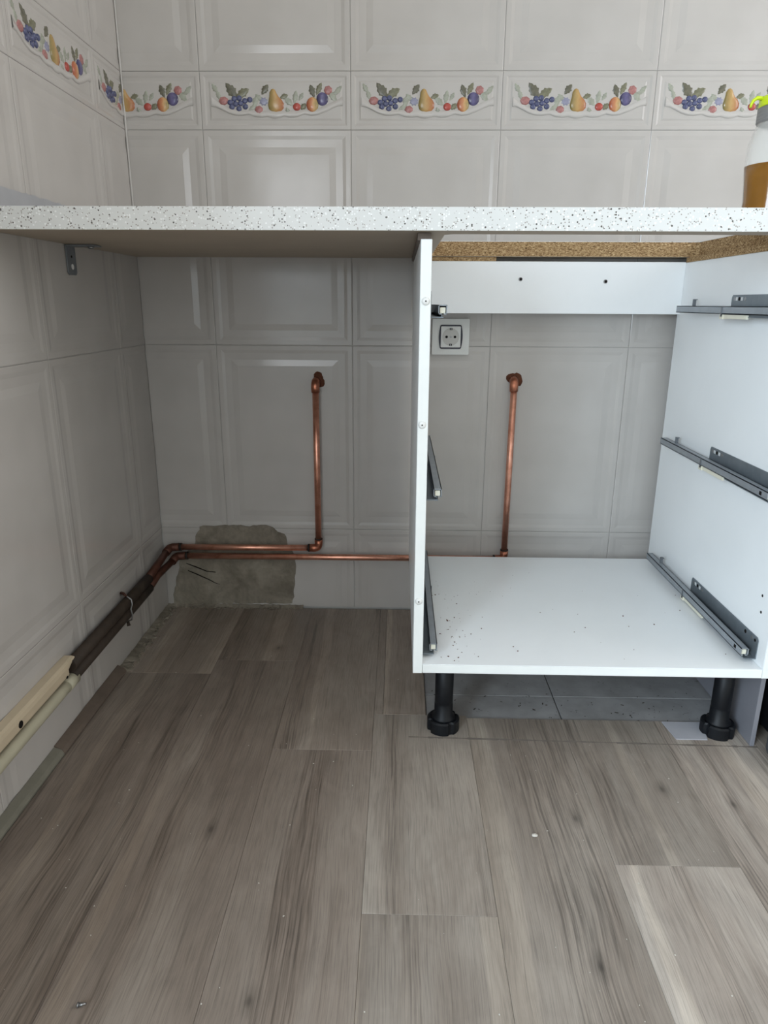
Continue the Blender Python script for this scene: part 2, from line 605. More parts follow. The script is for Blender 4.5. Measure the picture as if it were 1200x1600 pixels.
def clip(bm, u0=0.0, u1=None, v0=0.0, v1=None):
    def cut(co, no):
        g = bm.verts[:] + bm.edges[:] + bm.faces[:]
        if g:
            bmesh.ops.bisect_plane(bm, geom=g, plane_co=co, plane_no=no, clear_outer=True, dist=1e-6)
    if u0 > 0:
        cut((u0, 0, 0), (-1, 0, 0))
    if u1 is not None:
        cut((u1, 0, 0), (1, 0, 0))
    if v0 > 0:
        cut((0, 0, v0), (0, 0, -1))
    if v1 is not None:
        cut((0, 0, v1), (0, 0, 1))


# ---- fruit garland in low relief on the border tiles; coordinates in tile fractions
def uv(px, py):
    return ((px - 20) / 1170.0 * TW, (565 - py) / 465.0 * BH)


def dome(bm, poly, h, cx=None, cz=None, y=0.0004):
    """low cushion over an outline: rises from the tile face towards -y"""
    cx = sum(p[0] for p in poly) / len(poly) if cx is None else cx
    cz = sum(p[1] for p in poly) / len(poly) if cz is None else cz
    rings = []
    for s, k in ((1.0, 0.0), (0.93, 0.45), (0.72, 0.8), (0.4, 0.97)):
        rings.append([bm.verts.new((cx + (x - cx) * s, y - h * k, cz + (z - cz) * s)) for x, z in poly])
    n = len(poly)
    for a, b in zip(rings, rings[1:]):
        for i in range(n):
            bm.faces.new((a[i], a[(i + 1) % n], b[(i + 1) % n], b[i]))
    c = bm.verts.new((cx, y - h, cz))
    for i in range(n):
        bm.faces.new((rings[-1][i], rings[-1][(i + 1) % n], c))


def ell(px, py, rx, ry, n=14, rot=0.0, wob=0.0):
    cx, cz = uv(px, py)
    sx, sz = TW / 1170.0, BH / 465.0
    out = []
    for i in range(n):
        a = 2 * math.pi * i / n
        k = 1 + (wob if i % 2 else -wob)
        x, z = rx * k * math.cos(a), ry * k * math.sin(a)
        out.append((cx + (x * math.cos(rot) - z * math.sin(rot)) * sx, cz + (x * math.sin(rot) + z * math.cos(rot)) * sz))
    return out


def leafpoly(px, py, L, Wd, rot):
    cx, cz = uv(px, py)
    s = TW / 1170.0
    prof = [(-1, 0), (-.7, .42), (-.45, .48), (-.3, .85), (0, .75), (.2, 1), (.45, .6), (.7, .5), (1, 0),
            (.7, -.5), (.45, -.6), (.2, -1), (0, -.75), (-.3, -.85), (-.45, -.48), (-.7, -.42)]
    return [(cx + (a * L * math.cos(rot) - b * Wd * math.sin(rot)) * s, cz + (a * L * math.sin(rot) + b * Wd * math.cos(rot)) * s) for a, b in prof]


def pearpoly():
    pts = [(575, 240), (590, 236), (604, 246), (616, 275), (630, 300), (655, 325), (670, 355), (668, 390), (645, 418), (610, 427),
           (575, 420), (552, 398), (545, 368), (550, 335), (557, 300), (560, 265)]
    return [uv(*p) for p in pts]


RIB_LO = [(105, 380), (140, 382), (180, 402), (230, 430), (285, 448), (335, 450), (395, 440), (440, 460), (495, 466), (540, 458), (572, 470),
          (600, 473), (640, 468), (670, 456), (720, 466), (770, 462), (830, 438), (880, 450), (930, 446), (1000, 418), (1060, 388), (1095, 374), (1128, 372)]
RIB_HI = [(108, 300), (140, 332), (180, 362), (240, 392), (285, 404), (335, 410), (395, 411), (440, 411), (495, 411), (540, 411), (572, 411), (600, 411),
          (640, 411), (670, 411), (720, 410), (770, 409), (830, 405), (880, 403), (930, 396), (1000, 366), (1060, 336), (1095, 320), (1128, 300)]


def bm_ribbon(bm):
    lo = [uv(*p) for p in RIB_LO]
    hi = [uv(*p) for p in RIB_HI]
    rows = []
    for t, y in ((0, .0004), (0.06, -.0022), (0.45, -.0016), (0.9, -.0010), (1.0, .0004)):
        rows.append([bm.verts.new((a[0] + (b[0] - a[0]) * t, y, a[1] + (b[1] - a[1]) * t)) for a, b in zip(lo, hi)])
    for a, b in zip(rows, rows[1:]):
        for i in range(len(lo) - 1):
            bm.faces.new((a[i], a[i + 1], b[i + 1], b[i]))


PI = math.pi
GRAPES = [(250, 345), (283, 316), (322, 311), (366, 332), (405, 323), (262, 380), (292, 357), (331, 352), (317, 396), (368, 378)]
GARLAND = [  # name, material, list of (outline, height)
    ('sprig', 'g_sprig', lambda: [(leafpoly(135, 232, 38, 22, -1.0), .0008), (leafpoly(160, 285, 40, 20, -1.2), .0008)]),
    ('grape_leaf', 'g_leaf_dark', lambda: [(leafpoly(262, 250, 66, 40, -0.9), .0012)]),
    ('grape_leaf', 'g_leaf', lambda: [(leafpoly(348, 272, 62, 34, 0.5), .0011)]),
    ('raspberry', 'g_rasp', lambda: [(ell(200, 332, 38, 34, 14, 0, .05), .0020)]),
    ('sprig', 'g_sprig', lambda: [(leafpoly(448, 335, 46, 26, 1.2), .0007), (leafpoly(425, 385, 40, 18, 0.5), .0007), (leafpoly(478, 310, 40, 20, 2.4), .0007)]),
    ('flower', 'g_flower', lambda: [(ell(512, 338, 32, 32, 16, 0, .16), .0012)]),
    ('raspberry', 'g_rasp', lambda: [(ell(473, 405, 32, 34, 14, 0, .05), .0024)]),
    ('pear_leaf', 'g_leaf_dark', lambda: [(leafpoly(525, 244, 44, 28, 0.9), .0013)]),
    ('sprig', 'g_leaf', lambda: [(leafpoly(672, 298, 34, 22, 0.3), .0009)]),
    ('sprig', 'g_sprig', lambda: [(leafpoly(705, 335, 46, 26, -0.7), .0008), (leafpoly(760, 305, 50, 24, 1.4), .0008), (leafpoly(805, 300, 34, 18, 1.0), .0007),
                                   (leafpoly(697, 410, 26, 20, -1.2), .0018)]),
    ('sprig', 'g_leaf', lambda: [(leafpoly(822, 378, 30, 24, 0.8), .0018)]),
    ('vine_leaf', 'g_leaf_dark', lambda: [(leafpoly(893, 256, 48, 28, 1.9), .0012)]),
    ('vine_leaf', 'g_leaf', lambda: [(leafpoly(945, 238, 48, 24, 1.1), .0011)]),
    ('raspberry', 'g_rasp', lambda: [(ell(1016, 250, 32, 36, 14, 0, .06), .0016)]),
    ('sprig', 'g_sprig', lambda: [(leafpoly(1050, 295, 56, 26, -0.9), .0007), (leafpoly(1092, 250, 44, 20, 0.8), .0008), (leafpoly(1075, 270, 36, 14, 0.2), .0009)]),
    ('grapes', 'g_grape', lambda: [(ell(x, y, 22, 23, 12), .0030) for x, y in GRAPES]),
    ('pear', 'g_pear', lambda: [(pearpoly(), .0038)]),
    ('cherry', 'g_cherry', lambda: [(ell(770, 380, 31, 32, 14), .0030)]),
    ('plum', 'g_plum', lambda: [(ell(970, 318, 46, 54, 16), .0034)]),
    ('peach', 'g_peach', lambda: [(ell(892, 364, 47, 62, 16), .0042)]),
]
_gcache = {}


def garland(parent, u0=0.0, u1=None):
    key = (u0, u1)
    if key not in _gcache:
        lst = []
        bm = bmesh.new()
        bm_ribbon(bm)
        clip(bm, u0, u1)
        lst.append(('ribbon', to_mesh(bm, 'ribbon', True), 'g_ribbon', (0, 0)))
        for nm, mt, fn in GARLAND:
            bm = bmesh.new()
            for poly, h in fn():
                dome(bm, poly, h)
            clip(bm, u0, u1)
            if not bm.faces:
                bm.free()
                continue
            # origin at the full fruit's centre so its glaze runs across its own width
            allp = [p for poly, h in fn() for p in poly]
            cx = (min(p[0] for p in allp) + max(p[0] for p in allp)) / 2
            cz = (min(p[1] for p in allp) + max(p[1] for p in allp)) / 2
            bmesh.ops.translate(bm, verts=bm.verts[:], vec=(-cx, 0, -cz))
            lst.append((nm, to_mesh(bm, nm, True), mt, (cx, cz)))
        _gcache[key] = lst
    for nm, me, mt, (cx, cz) in _gcache[key]:
        link(nm, me, mt, parent, (cx, 0, cz))


_tc = {}


def put_tile(wall, name, w, h, prof, place, u0=0.0, u1=None, v0=0.0, v1=None):
    key = (name, round(u0, 4), u1, round(v0, 4), v1)
    if key not in _tc:
        _tc[key] = tile_mesh(name, w, h, prof, u0, u1, v0, v1)
    o = link(name, _tc[key], 'tile', wall)
    o.matrix_world = place
    return o


def tile_wall(wall, mapping, cols):
    """cols: list of (u origin, u0, u1) per column; rows fixed"""
    for uo, u0, u1 in cols:
        for z, v0 in ((Z4 - TH, TH - Z4 + 0.003), (Z3 - TH, 0), (Z3, 0), (Z1, 0), (Z0, 0)):
            put_tile(wall, 'tile', TW, TH, MAIN, mapping(uo, z), u0, u1, v0, None)
        b = put_tile(wall, 'border_tile', TW, BH, BORD, mapping(uo, Z2), u0, u1)
        garland(b, u0, u1)


bpy.context.view_layer.update()
X0 = -0.4248
tile_wall(wall_back, lambda u, z: Matrix.Translation((u, 0, z)),
          [(X0 - TW, (XL + 0.0005) - (X0 - TW), None)] + [(X0 + i * TW, 0, None) for i in range(6)] + [(X0 + 6 * TW, 0, 1.749 - (X0 + 6 * TW))])
ROT = Matrix.Rotation(math.radians(90), 4, 'Z')
YJ = -0.146
tile_wall(wall_left, lambda u, z: Matrix.Translation((XL, u, z)) @ ROT,
          [(YJ, 0, -YJ - 0.0005)] + [(YJ - i * TW, 0, None) for i in range(1, 5)] + [(YJ - 5 * TW, 5 * TW + YJ * -1 - 1.58, None)])

o = tube('corner_caulk', [(XL + .002, -.002, z / 20) for z in range(18, 42)], [.0022 + R.uniform(-.0006, .0009) for z in range(18, 42)], 'caulk', None, 10)
o.parent = wall_back
o.matrix_parent_inverse = Matrix.Translation(wall_back.location).inverted()

# cement bared where wall tiles are missing, at the foot of the corner
PATCH = [(-.493, .217), (-.43, .221), (-.37, .219), (-.329, .222), (-.312, .217), (-.300, .204), (-.283, .199), (-.274, .170), (-.258, .140), (-.254, .112),
         (-.259, .082), (-.264, .040), (-.268, .012), (-.30, .010), (-.40, .010), (-.50, .006), (-.575, .004), (-.577, .030), (-.565, .060), (-.560, .090),
         (-.550, .125), (-.530, .150), (-.512, .165), (-.505, .190)]


def slab(name, poly, th, mat, parent, amp=0.0012, step=0.02):
    """rough skin over an outline, proud of the wall, uneven surface"""
    bm = bmesh.new()
    vs = [bm.verts.new((x, -th, z)) for x, z in poly]
    bm.faces.new(vs)
    xs = [p[0] for p in poly]
    zs = [p[1] for p in poly]
    x = min(xs) + step
    while x < max(xs):
        bmesh.ops.bisect_plane(bm, geom=bm.verts[:] + bm.edges[:] + bm.faces[:], plane_co=(x, 0, 0), plane_no=(1, 0, 0))
        x += step
    z = min(zs) + step
    while z < max(zs):
        bmesh.ops.bisect_plane(bm, geom=bm.verts[:] + bm.edges[:] + bm.faces[:], plane_co=(0, 0, z), plane_no=(0, 0, 1))
        z += step
    for v in bm.verts:
        v.co.y += R.uniform(-amp, amp * .3)
    be = [e for e in bm.edges if e.is_boundary]
    r = bmesh.ops.extrude_edge_only(bm, edges=be)
    for v in r['geom']:
        if isinstance(v, bmesh.types.BMVert):
            v.co.y = 0.005
    o = link(name, to_mesh(bm, name), mat, parent)
    return o


o = slab('cement_patch', ragged(PATCH, .009, .0022), 0.0012, 'concrete', wall_back)
o.matrix_world = Matrix.Identity(4)
o['label'] = 'bare grey cement where a tile is missing'
# cracks running across the cement
for k, pts in enumerate(([(-.535, .118), (-.51, .108), (-.485, .097), (-.462, .094)], [(-.532, .098), (-.505, .086), (-.478, .074), (-.465, .066), (-.452, .062)])):
    bm = bmesh.new()
    bm_tube(bm, [(x, -0.0018, z + R.uniform(-.001, .001)) for x, z in pts], [.0010, .0016, .0013, .0010, .0006][:len(pts)], 6)
    c = link('crack', to_mesh(bm, 'crack'), 'hole_dark', wall_back)
    c.matrix_world = Matrix.Identity(4)

# grey mortar strip on the left wall just above the worktop (tiles stop short of it)
bm = bmesh.new()
N = 60
top, bot, bk = [], [], []
for i in range(N + 1):
    y = -0.606 + 0.60 * i / N
    zt = 0.9135 + R.uniform(-.0012, .0012)
    top.append(bm.verts.new((0.0016, y, zt)))
    bk.append(bm.verts.new((-0.004, y, zt)))
    bot.append(bm.verts.new((0.0016, y, 0.8795)))
for i in range(N):
    bm.faces.new((bot[i], bot[i + 1], top[i + 1], top[i]))
    bm.faces.new((top[i], top[i + 1], bk[i + 1], bk[i]))
o = link('mortar_strip', to_mesh(bm, 'mortar_strip'), 'mortar_grey', wall_left)
o.matrix_world = Matrix.Translation((XL, 0, 0))
o['label'] = 'grey mortar strip below the tile edge'

# ================================================================== floor
floor = box('floor', -1.27, 2.45, -3.9, 0.16, -0.16, -0.009, 'concrete')
tag(floor, 'grey brown oak laminate floor with old tiles under the cabinet', 'floor', kind='structure')


def plank(x0, x1, y0, y1, tone):
    g = 0.00015
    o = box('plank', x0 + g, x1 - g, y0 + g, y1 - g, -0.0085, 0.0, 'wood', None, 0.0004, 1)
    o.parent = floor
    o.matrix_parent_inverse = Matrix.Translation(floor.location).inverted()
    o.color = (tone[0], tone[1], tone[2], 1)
    return o


WARM, NEU, LIGHT, DARK = (.80, .76, .735), (.93, .925, .915), (1.30, 1.31, 1.32), (.66, .625, .60)  # plank tones; the room's dim left and bright right are painted in


def tn(t, k):
    return tuple(c * k for c in t)


GX = 0.058       # laminate stops here beside the old tiled strip
GY = -0.488      # and here in front of it
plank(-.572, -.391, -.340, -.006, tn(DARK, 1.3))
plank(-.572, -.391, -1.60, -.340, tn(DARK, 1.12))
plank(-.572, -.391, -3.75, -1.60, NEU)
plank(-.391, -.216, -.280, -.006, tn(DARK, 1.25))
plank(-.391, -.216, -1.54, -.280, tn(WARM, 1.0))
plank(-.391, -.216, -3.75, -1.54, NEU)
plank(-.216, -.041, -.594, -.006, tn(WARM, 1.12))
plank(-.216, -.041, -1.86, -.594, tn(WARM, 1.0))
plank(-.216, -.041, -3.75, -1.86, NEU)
plank(-.041, -.024, -.481, -.006, tn(WARM, 1.15))
plank(-.024, GX, -.481, -.006, tn(WARM, 1.3))
plank(-.041, .134, -.934, -.481, tn(NEU, 1.10))
plank(-.041, .134, -2.20, -.934, tn(NEU, 1.0))
plank(-.041, .134, -3.75, -2.20, NEU)
plank(.134, .309, -1.75, GY, tn(NEU, 1.0))
plank(.134, .309, -3.75, -1.75, NEU)
plank(.309, .484, -.843, GY, tn(NEU, .95))
plank(.309, .484, -2.10, -.843, LIGHT)
plank(.309, .484, -3.75, -2.10, NEU)
plank(.484, .659, -1.88, GY, tn(LIGHT, .97))
plank(.484, .659, -3.75, -1.88, NEU)
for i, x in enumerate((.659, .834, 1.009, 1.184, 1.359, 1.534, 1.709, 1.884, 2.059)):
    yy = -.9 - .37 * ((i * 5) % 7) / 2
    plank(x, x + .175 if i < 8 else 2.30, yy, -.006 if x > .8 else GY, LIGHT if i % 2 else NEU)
    plank(x, x + .175 if i < 8 else 2.30, -3.75, yy, NEU)
for i, x in enumerate((-.590, -.765, -.940, -1.115)):
    plank(max(x - .175, -1.15), x, -3.75, -1.585, NEU)
# old ceramic floor tiles left bare beneath the cabinet
xs = [GX, .316, .646, .9]
ys = [-.488, -.402, -.072, -.004]
for i in range(3):
    for j in range(3):
        o = box('floor_tile', xs[i] + .001, xs[i + 1] - .001, ys[j] + .001, ys[j + 1] - .001, -.0085, -.004, 'oldfloor', None, .0006, 1)
        o.parent = floor
        o.matrix_parent_inverse = Matrix.Translation(floor.location).inverted()


def floor_part(o):
    o.parent = floor
    o.matrix_parent_inverse = Matrix.Translation(floor.location).inverted()
    return o


# dirt line left on the floor where the removed plinth board stood
bm = bmesh.new()
N = 70
for i in range(N):
    x0, x1 = .024 + .62 * i / N, .024 + .62 * (i + 1) / N
    yy = -.552 - .012 * i / N
    w0 = R.uniform(.0010, .0030)
    vs = [bm.verts.new(p) for p in ((x0, yy - w0, .0003), (x1, yy - w0, .0003), (x1, yy + w0, .0003), (x0, yy + w0, .0003))]
    bm.faces.new(vs)
floor_part(link('plinth_mark', to_mesh(bm, 'plinth_mark'), 'mark_grey'))

# narrow strip closing the gap to the left wall; the near length is bare mortar
def wedge(name, y0, y1, mat, x1=-.571, h=.015):
    o = prism(name, [(XL + .0005, -.008), (x1, -.008), (x1, .003), (x1 - .004, .009), (XL + .0005, h)], y0, y1, mat)
    return floor_part(o)


o = wedge('edge_strip', -.62, -.338, 'edge_strip_wood', -.572, .016)
o['label'] = 'brown wooden edge strip against the wall'
o = wedge('mortar_bed', -1.58, -.62, 'mortar_green', -.573, .014)
o['label'] = 'greenish grey mortar along the wall foot'
# crumbled mortar between edge strip and corner
bm = bmesh.new()
for i in range(130):
    y = -.335 + .325 * R.random()
    x = -.572 + abs(R.gauss(0, .011)) - .010
    s = R.uniform(.0015, .0065)
    m = Matrix.Translation((x, y, .0005 + s * .3)) @ Matrix.Rotation(R.uniform(0, 6), 4, 'Z') @ Matrix.Diagonal((s, s * R.uniform(.5, 1), s * R.uniform(.35, .8), 1))
    bmesh.ops.create_icosphere(bm, subdivisions=1, radius=1, matrix=m)
for i in range(60):
    x = -.57 + .31 * R.random()
    y = -.006 - abs(R.gauss(0, .006))
    s = R.uniform(.001, .004)
    m = Matrix.Translation((x, y, .0005 + s * .3)) @ Matrix.Diagonal((s * 1.5, s, s * .6, 1))
    bmesh.ops.create_icosphere(bm, subdivisions=1, radius=1, matrix=m)
o = floor_part(link('mortar_crumbs', to_mesh(bm, 'mortar_crumbs'), 'concrete'))
o['kind'] = 'stuff'
o['label'] = 'crumbled mortar along the floor edge'
# thin mortar fillet along the foot of both walls
def fillet(along_y, a0, a1, edge, width):
    bm = bmesh.new()
    n = int(abs(a1 - a0) / .007)
    rows = []
    for i in range(n + 1):
        a = a0 + (a1 - a0) * i / n
        w = width * R.uniform(.45, 1.25)
        pr = [(edge, .006 + R.uniform(0, .002)), (edge + w * .5, .003 + R.uniform(0, .002)), (edge + w, .0006), (edge + w, -.006)]
        rows.append([bm.verts.new((p, a, z) if along_y else (a, -p, z)) for p, z in pr])
    for r0, r1 in zip(rows, rows[1:]):
        for k in range(3):
            bm.faces.new((r0[k], r1[k], r1[k + 1], r0[k + 1]))
    return floor_part(link('mortar_fillet', to_mesh(bm, 'mortar_fillet'), 'concrete'))


fillet(True, -.338, -.002, XL + .0005, .022)
fillet(False, XL + .01, -.24, .0005, .011)

# ================================================================== base cabinet without drawers
CX0, CX1, T = 0.028, 0.623, 0.016
CF, CB = -0.600, -0.044
CZ0, CZ1 = 0.157, 0.838
cab = empty('base_cabinet', (0.326, -0.32, 0))
tag(cab, 'open white base cabinet without drawers on black adjustable feet', 'cabinet')


def cpart(o, parent=cab):
    o.parent = parent
    mw = parent.matrix_world if parent is cab else None
    o.matrix_parent_inverse = Matrix.Translation(cab.location).inverted()
    return o


def sub(o, parent):
    """sub-part: keep world placement under a part whose own chain is pure translation"""
    p = Vector((0, 0, 0))
    q = parent
    inv = Matrix.Translation(parent['_w']).inverted() if '_w' in parent else Matrix.Identity(4)
    o.parent = parent
    o.matrix_parent_inverse = inv
    return o


def wpart(o):
    """remember world position for sub-parts, then hang under the cabinet"""
    o['_w'] = o.location[:]
    cpart(o)
    return o


lp = wpart(box('side_panel', CX0, CX0 + T, CF, CB, CZ0, CZ1, 'melamine', None, .0006, 1))
rp = wpart(box('side_panel', CX1 - T, CX1, CF, CB, CZ0, CZ1, 'melamine', None, .0006, 1))
bp = wpart(box('bottom_panel', CX0 + T, CX1 - T, CF + .001, -.078, CZ0 + .001, CZ0 + .0165, 'melamine', None, .0006, 1))
# white edging on the front edges
for p, a in ((lp, (CX0 + .0004, CX0 + T - .0004, CZ0 + .001, CZ1 - .001)), (rp, (CX1 - T + .0004, CX1 - .0004, CZ0 + .001, CZ1 - .001)),
             (bp, (CX0 + T + .0006, CX1 - T - .0006, CZ0 + .0015, CZ0 + .016))):
    sub(box('edge_band', a[0], a[1], CF - .0012, CF + .0006, a[2], a[3], 'melamine_edge', None, .0004, 1), p)
br = wpart(box('back_rail', CX0 + T, CX1 - T, -.060, -.044, .732, .839, 'melamine', None, .0006, 1))
for x, z in ((.258, .803), (.440, .799)):
    bm = bmesh.new()
    bm_cyl(bm, (0, -.0012, 0), (0, .002, 0), .0042, .0042, 16)
    s = sub(link('screw_head', to_mesh(bm, 'screw_head'), 'steel', None, (x, -.060, z)), br)
    bm = bmesh.new()
    bm_cyl(bm, (0, -.0018, 0), (0, .002, 0), .0028, .0028, 12)
    sub(link('screw_recess', to_mesh(bm, 'screw_recess'), 'hole_dark', None, (x + .0004, -.060, z)), br)
# screw heads on the front edge of the left side panel
for x, z in ((.0365, .755), (.0350, .577), (.0355, .289)):
    s = wpart(lathe('screw_cap', [(.0058, 0), (.0058, .0012), (.0045, .0026), (.002, .0031), (.0008, .0032)], 'white_cap', None, (x, CF - .001, z), 20))
    s.rotation_euler = (math.radians(90), 0, 0)
    bm = bmesh.new()
    bm_cyl(bm, (0, -.0036, 0), (0, 0, 0), .0011, .0011, 10)
    d = link('screw_slot', to_mesh(bm, 'screw_slot'), 'hole_dark', None, (x, CF - .001, z))
    cpart(d)
# little system holes near the front of the right panel
for y, z in ((-.562, .290), (-.566, .262)):
    bm = bmesh.new()
    bm_cyl(bm, (-.0004, 0, 0), (.002, 0, 0), .0024, .0024, 12)
    sub(link('dowel_hole', to_mesh(bm, 'dowel_hole'), 'hole_dark', None, (CX1 - T, y, z)), rp)

# chipboard spacers between carcass and worktop
wpart(box('spacer', CX1 - T - .001, CX1 + .004, CF + .05, -.062, CZ1, .8478, 'chip'))
wpart(box('spacer', CX0 - .004, CX0 + T - .001, CF + .02, -.062, CZ1, .8478, 'edge_strip_wood'))
wpart(box('spacer', CX0 + T, .204, -.060, -.046, .8395, .8478, 'chip'))

# feet
for x, y in ((.088, -.520), (.590, -.520), (.088, -.13), (.590, -.13)):
    n = 28
    lg = wpart(lathe('leg', [(.0215, .020), (.0215, .026), (.0168, .030), (.0168, .052), (.0160, .054), (.0166, .056), (.0166, CZ0 + .0008)],
                     'black_plastic', None, (x, y, 0), n))
    # knurled foot: notched disc
    bm = bmesh.new()
    K = 48
    ring = []
    for i in range(K):
        notch = (i % 12) in (0, 1)
        a = 2 * PI * i / K + .4
        r = .0262 if notch else .0295
        ring.append((r * math.cos(a), r * math.sin(a)))
    b0 = [bm.verts.new((p[0], p[1], .0002)) for p in ring]
    b1 = [bm.verts.new((p[0], p[1], .021)) for p in ring]
    b2 = [bm.verts.new((p[0] * .9, p[1] * .9, .024)) for p in ring]
    b3 = [bm.verts.new((p[0] * .6, p[1] * .6, .022)) for p in ring]
    for r0, r1 in ((b0, b1), (b1, b2), (b2, b3)):
        for i in range(K):
            bm.faces.new((r0[i], r0[(i + 1) % K], r1[(i + 1) % K], r1[i]))
    bm.faces.new(b0[::-1])
    bm.faces.new(b3)
    sub(link('foot', to_mesh(bm, 'foot'), 'black_plastic', None, (x, y, 0)), lg)


# drawer runners, s = +1 on the left panel (pointing to +x), -1 on the right panel
def channel(bm, x0, x1, y0, y1, z0, z1, t=.0013):
    """square steel channel, open slot underneath, seen hollow from the front"""
    bm_box(bm, x0, x1, y0, y1, z1 - t, z1)
    bm_box(bm, x0, x0 + t, y0, y1, z0, z1)
    bm_box(bm, x1 - t, x1, y0, y1, z0, z1)
    w = (x1 - x0)
    bm_box(bm, x0, x0 + w * .36, y0, y1, z0, z0 + t)
    bm_box(bm, x1 - w * .36, x1, y0, y1, z0, z0 + t)


def runner(s, zt, yb):
    face = CX0 + T if s > 0 else CX1 - T
    P = (face, -.34, zt)

    def X(d):
        return s * d
    def mk(name, fn, mat, parent=None):
        bm = bmesh.new()
        fn(bm)
        o = link(name, to_mesh(bm, name), mat, None, P)
        return o
    yf = -.572 + .34
    y_b = yb + .34

    def rail(bm):
        a, b = sorted((X(.0125), X(.0255)))
        channel(bm, a, b, yf, y_b, -.0135, 0)
    ro = wpart(mk('drawer_runner', rail, 'runner_zinc'))

    def plate(bm):
        # upright plate on the panel with a foot turned out below the rail
        ys0, ys1 = -.575 + .34, -.300 + .34
        poly = [(ys0, -.017), (ys1, -.017), (ys1, .015), (ys1 - .003, .0195), (ys0 + .004, .0195), (ys0, .0155)]
        a, b = X(.0002), X(.0018)
        v0 = [bm.verts.new((a, y, z)) for y, z in poly]
        v1 = [bm.verts.new((b, y, z)) for y, z in poly]
        bm.faces.new(v0)
        bm.faces.new(v1[::-1])
        for i in range(len(poly)):
            j = (i + 1) % len(poly)
            bm.faces.new((v0[i], v0[j], v1[j], v1[i]))
        q = sorted((X(.0002), X(.020)))
        bm_box(bm, q[0], q[1], ys0, ys1, -.0185, -.0168)
        q = sorted((X(.017), X(.0185)))
        bm_box(bm, q[0], q[1], ys0 + .01, ys1, -.0185, -.0135)
    sub(mk('mounting_plate', plate, 'runner_plate'), ro)
    for k, (dy, zz, rr) in enumerate(((-.012, .0125, .0034), (-.030, .0125, .0034), (-.052, .0125, .0034), (-.232, .0125, .0034), (-.255, .0125, .0034), (-.266, .0125, .0028))):
        def hole(bm):
            bm_cyl(bm, (X(.0016), -.300 + .34 + dy, zz), (X(.0022), -.300 + .34 + dy, zz), rr, rr, 14)
        sub(mk('screw_hole', hole, 'hole_dark' if k % 2 else 'steel'), ro)
    for dy in (-.018, -.022, -.038, -.042):
        def slot(bm):
            q = sorted((X(.0016), X(.0022)))
            bm_box(bm, q[0], q[1], -.300 + .34 + dy - .001, -.300 + .34 + dy + .001, .0095, .0155)
        sub(mk('slot', slot, 'white_cap'), ro)

    def hook(bm):
        q = sorted((X(.012), X(.0185)))
        y = yb + .34 - .063
        bm_box(bm, q[0], q[1], y - .001, y + .001, -.001, .013)
        bm_box(bm, q[0], q[1], y - .007, y + .001, .0115, .013)
    sub(mk('hook', hook, 'runner_hook'), ro)

    def bridge(bm):
        q = sorted((X(.0018), X(.027)))
        y = -.318 + .34
        bm_box(bm, q[0], q[1], y - .004, y, -.018, -.0135)
        q = sorted((X(.0255), X(.0268)))
        bm_box(bm, q[0], q[1], y - .004, y, -.018, .0)
    sub(mk('stop', bridge, 'runner_hook'), ro)

    def clipm(bm):
        q = sorted((X(.019), X(.0235)))
        bm_box(bm, q[0], q[1], -.41 + .34, -.325 + .34, -.0215, -.0145)
        q = sorted((X(.0185), X(.0255)))
        bm_box(bm, q[0], q[1], -.325 + .34, -.312 + .34, -.0225, -.0145)
    sub(mk('plastic_clip', clipm, 'clip_cream'), ro)

    def core(bm):
        q = sorted((X(.0150), X(.0232)))
        bm_box(bm, q[0], q[1], yf + .003, yf + .05, -.0120, -.0035)
    sub(mk('slider_end', core, 'clip_cream'), ro)
    # small punched window in the rail's side
    def win(bm):
        q = sorted((X(.0254), X(.0259)))
        bm_box(bm, q[0], q[1], yf + .018, yf + .025, -.010, -.004)
    sub(mk('punched_hole', win, 'hole_dark'), ro)


for zt in (.750, .470, .198):
    runner(1, zt, -.104)
    runner(-1, zt, -.104)

# dirt on the cabinet floor
bm = bmesh.new()
ZT = CZ0 + .0165
for i in range(95):
    if i < 60:
        x, y = .06 + abs(R.gauss(0, .05)), R.uniform(-.59, -.30)
    else:
        x, y = R.uniform(.07, .58), R.uniform(-.58, -.10)
    if x > .6:
        continue
    s = R.choice((.0005, .0006, .0008, .001, .0014))
    m = Matrix.Translation((x, y, ZT + s * .35)) @ Matrix.Rotation(R.uniform(0, 6), 4, 'Z') @ Matrix.Diagonal((s * R.uniform(.8, 1.8), s, s * .5, 1))
    bmesh.ops.create_icosphere(bm, subdivisions=1, radius=1, matrix=m)
tag(link('dirt_specks', to_mesh(bm, 'dirt_specks'), 'dirt'), 'small brown dirt specks scattered on the cabinet floor panel', 'dirt', kind='stuff')

# ================================================================== worktop with sink cut-out
WX0, WX1, WY0, WY1 = XL + .001, 1.74, -.605, -.0008
HX0, HX1, HY0, HY1 = .064, .628, -.555, -.064
WZ0, WZ1 = .8485, .8790
wt = empty('worktop', (0.7, -0.3, .8485))
tag(wt, 'pale speckled laminate worktop with a rough sink cut-out', 'worktop')


